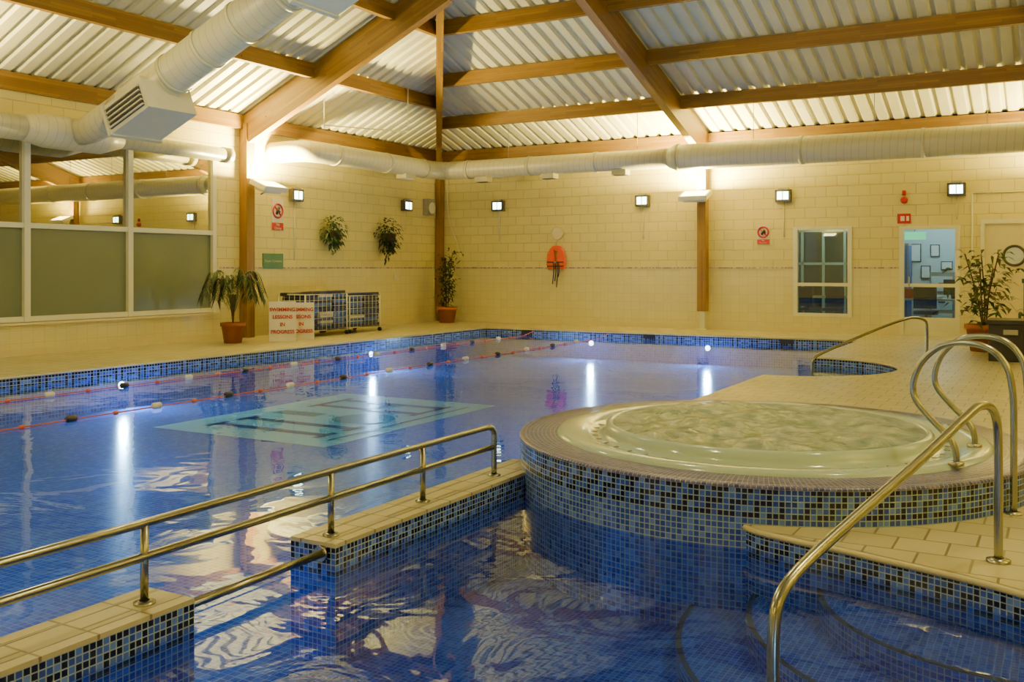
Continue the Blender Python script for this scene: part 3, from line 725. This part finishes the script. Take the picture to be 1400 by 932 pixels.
sign_nodive('no_running_sign',(-5.75,Y1,2.14),(0,-1,0),.27,.42,'No\nRunning')
b=B('depth_sign'); b.box((X0+.01,15.25,1.54),(.02,.60,.32),'green'); o=b.done(); text(o,'Depth 1.2 metres',(X0+.025,15.25,1.54),.07,math.pi/2,'signwhite')
b=B('notice_card'); b.box((X0+.01,19.6,1.18),(.01,.2,.16),'signwhite'); b.done()
b=B('wall_mounted_speaker'); b.box((X0+.08,20.9,2.98),(.16,.3,.42),'grey'); b.tube([(X0+.16,20.9,2.95),(X0+.2,20.9,2.95)],[.12,.15],'white',16); b.done()
b=B('fire_alarm_sounder'); b.tube([(-2.83,Y1,2.8),(-2.83,Y1-.05,2.8),(-2.83,Y1-.10,2.8)],[.07,.07,.04],'red',16); b.tube([(-2.83,Y1-.03,2.9),(-2.83,Y1-.03,3.0)],.04,'red',10); b.done()
b=B('fire_exit_sign'); b.box((-2.83,Y1-.01,2.42),(.26,.02,.2),'red'); b.box((-2.86,Y1-.022,2.42),(.08,.004,.1),'signwhite'); b.box((-2.76,Y1-.022,2.42),(.05,.004,.1),'signwhite'); b.done()
b=B('electrical_conduit'); b.tube([(-1.55,Y1-.02,0.1),(-1.55,Y1-.02,2.9)],.014,'white',6); b.tube([(-1.55,Y1-.02,2.9),(-.2,Y1-.02,2.9)],.014,'white',6); b.done()
b=B('vent_cap'); xx=-10.85; b.tube([(xx,Y1,2.26),(xx,Y1-.06,2.26)],.16,'cream',20); ringY(b,(xx,Y1-.06,2.26),.15,.015,'cream'); b.done()
# life jacket
b=B('life_jacket'); xc=-10.85; zc=1.62; yj=Y1-.10
half=[(.03,-.25),(.20,-.26),(.25,-.15),(.24,.05),(.20,.18),(.14,.27),(.07,.25),(.06,.12),(.03,.02)]
for sg in(1,-1):
    pts=[(sg*x,z) for x,z in half]
    if sg<0: pts=pts[::-1]
    b.extr(pts,(xc,yj,zc),(1,0,0),(0,0,1),.10,'orange')
b.extr([(-.14,.20),(.14,.20),(.13,.30),(.06,.33),(-.06,.33),(-.13,.30)],(xc,yj+.02,zc),(1,0,0),(0,0,1),.07,'orange')
for z in(-.08,-.18): b.box((xc,yj-.055,zc+z),(.46,.012,.03),'black')
b.box((xc,yj-.06,zc-.08),(.06,.02,.05),'grey')
for x,l in((-.06,.62),(.0,.55),(.05,.7),(.09,.45)): b.tube(smooth([(xc+x,yj-.06,zc-.1),(xc+x+.02,yj-.06,zc-.3),(xc+x-.02,yj-.05,zc-l)],4),.014,'black',5)
b.tube([(xc,Y1-.01,zc+.45),(xc,yj,zc+.42),(xc,yj,zc+.3)],.01,'grey',5)
b.done(bevel=.02)

# ------------------------------------------------------------------ plants
def leafquad(b,p,d,l,w,mat,droop=.3):
    d=Vector(d).normalized(); s=d.cross(Vector((0,0,1))); s=s.normalized() if s.length>.01 else Vector((1,0,0))
    a=Vector(p); m=a+d*l*.5; e=a+d*l-Vector((0,0,droop*l))
    b.poly([a,m+s*w/2,e,m-s*w/2],mat)
def pot(b,c,r,h):
    b.lathe([(.01,0),(r*.72,0),(r*.95,h*.82),(r*1.05,h*.82),(r*1.05,h),(r*.93,h),(r*.9,h*.9),(.005,h*.9)],c,'terracotta',24,mats=['terracotta']*6+['soil'])
def palm(nm,c,h,spread,n,potr,poth,fr=.8):
    b=B(nm); c=Vector(c); pot(b,c,potr,poth); top=c+Vector((0,0,poth*.9))
    for k in range(6):
        a=k*1.05; b.tube([top,top+Vector((.05*math.cos(a),.05*math.sin(a),h*.35))],.012,'bark',5)
    for i in range(n):
        a=i*2.4; el=random.uniform(.2,1); hh=h*(.25+.25*el)
        st=top+Vector((.04*math.cos(a),.04*math.sin(a),hh*.5)); rad=spread*random.uniform(.55,1.05); pk=(h-poth)*random.uniform(.75,1.1)
        ps=smooth([st,st+Vector((rad*.3*math.cos(a),rad*.3*math.sin(a),pk*.45)),st+Vector((rad*.7*math.cos(a),rad*.7*math.sin(a),pk*.50)),st+Vector((rad*math.cos(a),rad*math.sin(a),pk*.18))],6)
        b.tube(ps,.006,'leafy',4)
        for j in range(4,len(ps)-1):
            t=(ps[j+1]-ps[j]).normalized(); s=t.cross(Vector((0,0,1))).normalized()
            for sg in(1,-1):
                for q in(0,.5): leafquad(b,ps[j].lerp(ps[j+1],q),t*.7+s*sg,random.uniform(.15,.24)*fr,.024,random.choice(['leafd','leaf','leafy','leafd']),.6)
    return b.done()
palm('potted_palm',(-13.45,13.2,0),1.6,.58,18,.22,.38,.95)
def bush(nm,c,h,r,n,potr,poth,stems=4,ls=.13,mats=('leaf','leafd','leafy')):
    b=B(nm); c=Vector(c); pot(b,c,potr,poth); top=c+Vector((0,0,poth*.9))
    tips=[]
    for k in range(stems):
        a=k*2*math.pi/stems+.4; rr=r*random.uniform(.2,.55)
        ps=smooth([top+Vector((.03*math.cos(a),.03*math.sin(a),0)),top+Vector((rr*.4*math.cos(a),rr*.4*math.sin(a),(h-poth)*.4)),top+Vector((rr*math.cos(a+.3),rr*math.sin(a+.3),(h-poth)*random.uniform(.75,.95)))],8)
        b.tube(ps,.012,'bark',5); tips+=ps[3:]
    for i in range(n):
        p=random.choice(tips)+Vector((random.gauss(0,r*.3),random.gauss(0,r*.3),random.gauss(0,.09)))
        p.z=max(p.z,c.z+poth+.03)
        leafquad(b,p,(random.uniform(-1,1),random.uniform(-1,1),random.uniform(-.2,.6)),ls*random.uniform(.7,1.3),ls*.30,random.choice(mats),.4)
    return b.done()
bush('potted_ficus',(-13.65,20.75,0),1.95,.30,420,.26,.40,3,.17,('leafd','leaf','leafd'))
bush('potted_dracaena',(-1.12,18.1,0),1.75,.58,260,.30,.45,5,.24,('leaf','leafy','leafy'))
def hanging(pos,nrm,mats,r,tail):
    n=Vector(nrm); b=B('hanging_plant_basket'); p=Vector(pos)+n*(r*.75)
    b.lathe([(.02,-.18),(r*.55,-.12),(r*.7,.02)],p,'bark',14); b.tube([p-n*(r*.75)+Vector((0,0,.2)),p-n*.05+Vector((0,0,.22)),p+Vector((0,0,0))],.008,'black',5)
    for i in range(330):
        q=Vector((random.gauss(0,.5),random.gauss(0,.5),random.gauss(0,.55)))
        if q.length>1.15: q=q.normalized()*1.1
        s=p+Vector((q.x*r,q.y*r,q.z*r*1.25)); 
        if (s-Vector(pos)).dot(n)<.02: s+=n*(.03-(s-Vector(pos)).dot(n))
        leafquad(b,s,(q.x+n.x*.4+random.uniform(-.4,.4),q.y+n.y*.4+random.uniform(-.4,.4),q.z*.4),.11,.05,random.choice(mats),.6)
    for i in range(tail):
        a=random.uniform(-r*.7,r*.7); t=Vector((-n.y,n.x,0)); l=random.uniform(.3,.75)
        s0=p+t*a+n*.05; b.tube([s0,s0+Vector((0,0,-l))],.004,'leafd',4)
        for k in range(10): leafquad(b,s0+Vector((0,0,-l*k/10)),(random.uniform(-1,1),random.uniform(-1,1),-.3),.09,.045,random.choice(mats),.5)
    b.done()
hanging((X0,17.0,2.22),(1,0,0),('leaf','leafd','leaf'),.24,4); hanging((X0,19.0,2.2),(1,0,0),('leafd','leafd','leafd'),.28,9)

# ------------------------------------------------------------------ deck objects
def cage(x0,x1,y0,y1,z0,z1,fill):
    b=B('wire_storage_trolley'); r=.013
    for x in(x0,x1):
        for y in(y0,y1): b.tube([(x,y,.08),(x,y,z1)],.017,'white',6); b.tube([(x,y-.02,.045),(x,y+.02,.045)],.045,'black',10)
    for z in(z0,z1):
        b.tube([(x0,y0,z),(x1,y0,z),(x1,y1,z),(x0,y1,z),(x0,y0,z)],r,'white',6)
    n=int((y1-y0)/.12)
    for i in range(1,n):
        y=y0+(y1-y0)*i/n
        for x in(x0,x1): b.tube([(x,y,z0),(x,y,z1)],.006,'white',4)
    m=int((x1-x0)/.12)
    for i in range(1,m):
        x=x0+(x1-x0)*i/m
        for y in(y0,y1): b.tube([(x,y,z0),(x,y,z1)],.006,'white',4)
    k=int((z1-z0)/.12)
    for i in range(1,k):
        z=z0+(z1-z0)*i/k; b.tube([(x0,y0,z),(x1,y0,z),(x1,y1,z),(x0,y1,z),(x0,y0,z)],.006,'white',4)
    b.bb(x0,x1,y0,y1,z0-.01,z0,'grey')
    z=z0+.02
    while z<z1-.04:
        for j in range(fill):
            yy=y0+(y1-y0)*(j+.5)/fill+random.uniform(-.03,.03)
            b.box(((x0+x1)/2+.03+random.uniform(-.02,.02),yy,z+.028),((x1-x0)*.86,(y1-y0)/fill*.94,.054),random.choice(['navy','black','navy','pale','blue2','blue2']),rz=random.uniform(-.05,.05))
        z+=.060
    for j in range(5): b.tube([(x0+.1,y0+(y1-y0)*(j+.5)/5-.2,z1-.0),(x1-.1,y0+(y1-y0)*(j+.5)/5+.2,z1+.03)],.035,random.choice(['navy','black']),8)
    b.done()
cage(-13.85,-13.15,14.85,16.15,.12,.86,3); cage(-13.9,-13.2,16.3,17.35,.12,.80,2)
def aboard(c,facing,w,h):
    n=Vector(facing).normalized(); rz=math.atan2(n.y,n.x)+math.pi/2; c=Vector(c)
    b=B('swimming_lessons_sign_board'); tilt=math.radians(8)
    for sg in(1,-1):
        R=Matrix.Rotation(rz,3,'Z')@Matrix.Rotation(-tilt*sg,3,'X')
        b.box(c+n*sg*h*.075+Vector((0,0,h/2)),(w,.02,h*1.01),'signwhite',M4=R)
    o=b.done()
    text(o,'SWIMMING\nLESSONS\nIN\nPROGRESS',c+n*(h*.075+.026)+Vector((0,0,h*.52)),.094,rz,'red',rx=math.pi/2-tilt,spacing=1.5,bold=.003)
aboard((-12.92,13.95,0),(13,-13.6,0),.50,.76); aboard((-12.95,14.5,0),(13,-13,0),.50,.72)
b=B('storage_bin'); b.bb(-.95,-.35,16.2,16.9,0,.55,'black'); b.bb(-.98,-.32,16.17,16.93,.55,.62,'black'); b.bb(-.75,-.55,16.15,16.17,.40,.48,'grey'); b.done(bevel=.02)
b=B('garden_chair'); cx,cy=-.30,17.35
b.bb(cx-.25,cx+.25,cy-.25,cy+.25,.42,.46,'chairg')
for sx in(-.22,.22):
    for sy in(-.22,.22): b.tube([(cx+sx,cy+sy,.43),(cx+sx*1.2,cy+sy*1.2,0)],.022,'chairg',8)
    b.tube(smooth([(cx+sx*1.15,cy-.22,.43),(cx+sx*1.2,cy-.2,.66),(cx+sx*1.2,cy+.1,.68),(cx+sx*1.1,cy+.24,.64)],4),.022,'chairg',8)
for k in range(6): b.box((cx-.2+.08*k,cy+.27,.82),(.05,.025,.75),'chairg')
b.box((cx,cy+.28,1.19),(.5,.03,.07),'chairg'); b.box((cx,cy+.27,.5),(.5,.03,.06),'chairg'); b.done()

b=B('suspended_sensor_bar'); b.tube([(-13.3,15.6,4.36),(-12.4,17.3,4.36)],.015,'white',6); b.tube([(-12.4,17.3,4.36),(-12.4,17.3,5.3)],.012,'white',6); b.tube([(-13.3,15.6,4.3),(-13.3,15.6,4.9)],.012,'white',6); b.done()

# ------------------------------------------------------------------ world + camera
w=bpy.data.worlds.new('World'); bpy.context.scene.world=w; w.use_nodes=True
w.node_tree.nodes['Background'].inputs[0].default_value=(.02,.03,.05,1); w.node_tree.nodes['Background'].inputs[1].default_value=.3
cd=bpy.data.cameras.new('camera'); cam=bpy.data.objects.new('camera',cd); bpy.context.scene.collection.objects.link(cam)
cam.location=(0,0,1.4); cam.rotation_euler=(math.pi/2,0,TH); cd.sensor_width=36; cd.lens=1327/1400*36; cd.shift_y=-100/1400
cd.clip_start=.05; cd.clip_end=200
bpy.context.scene.camera=cam
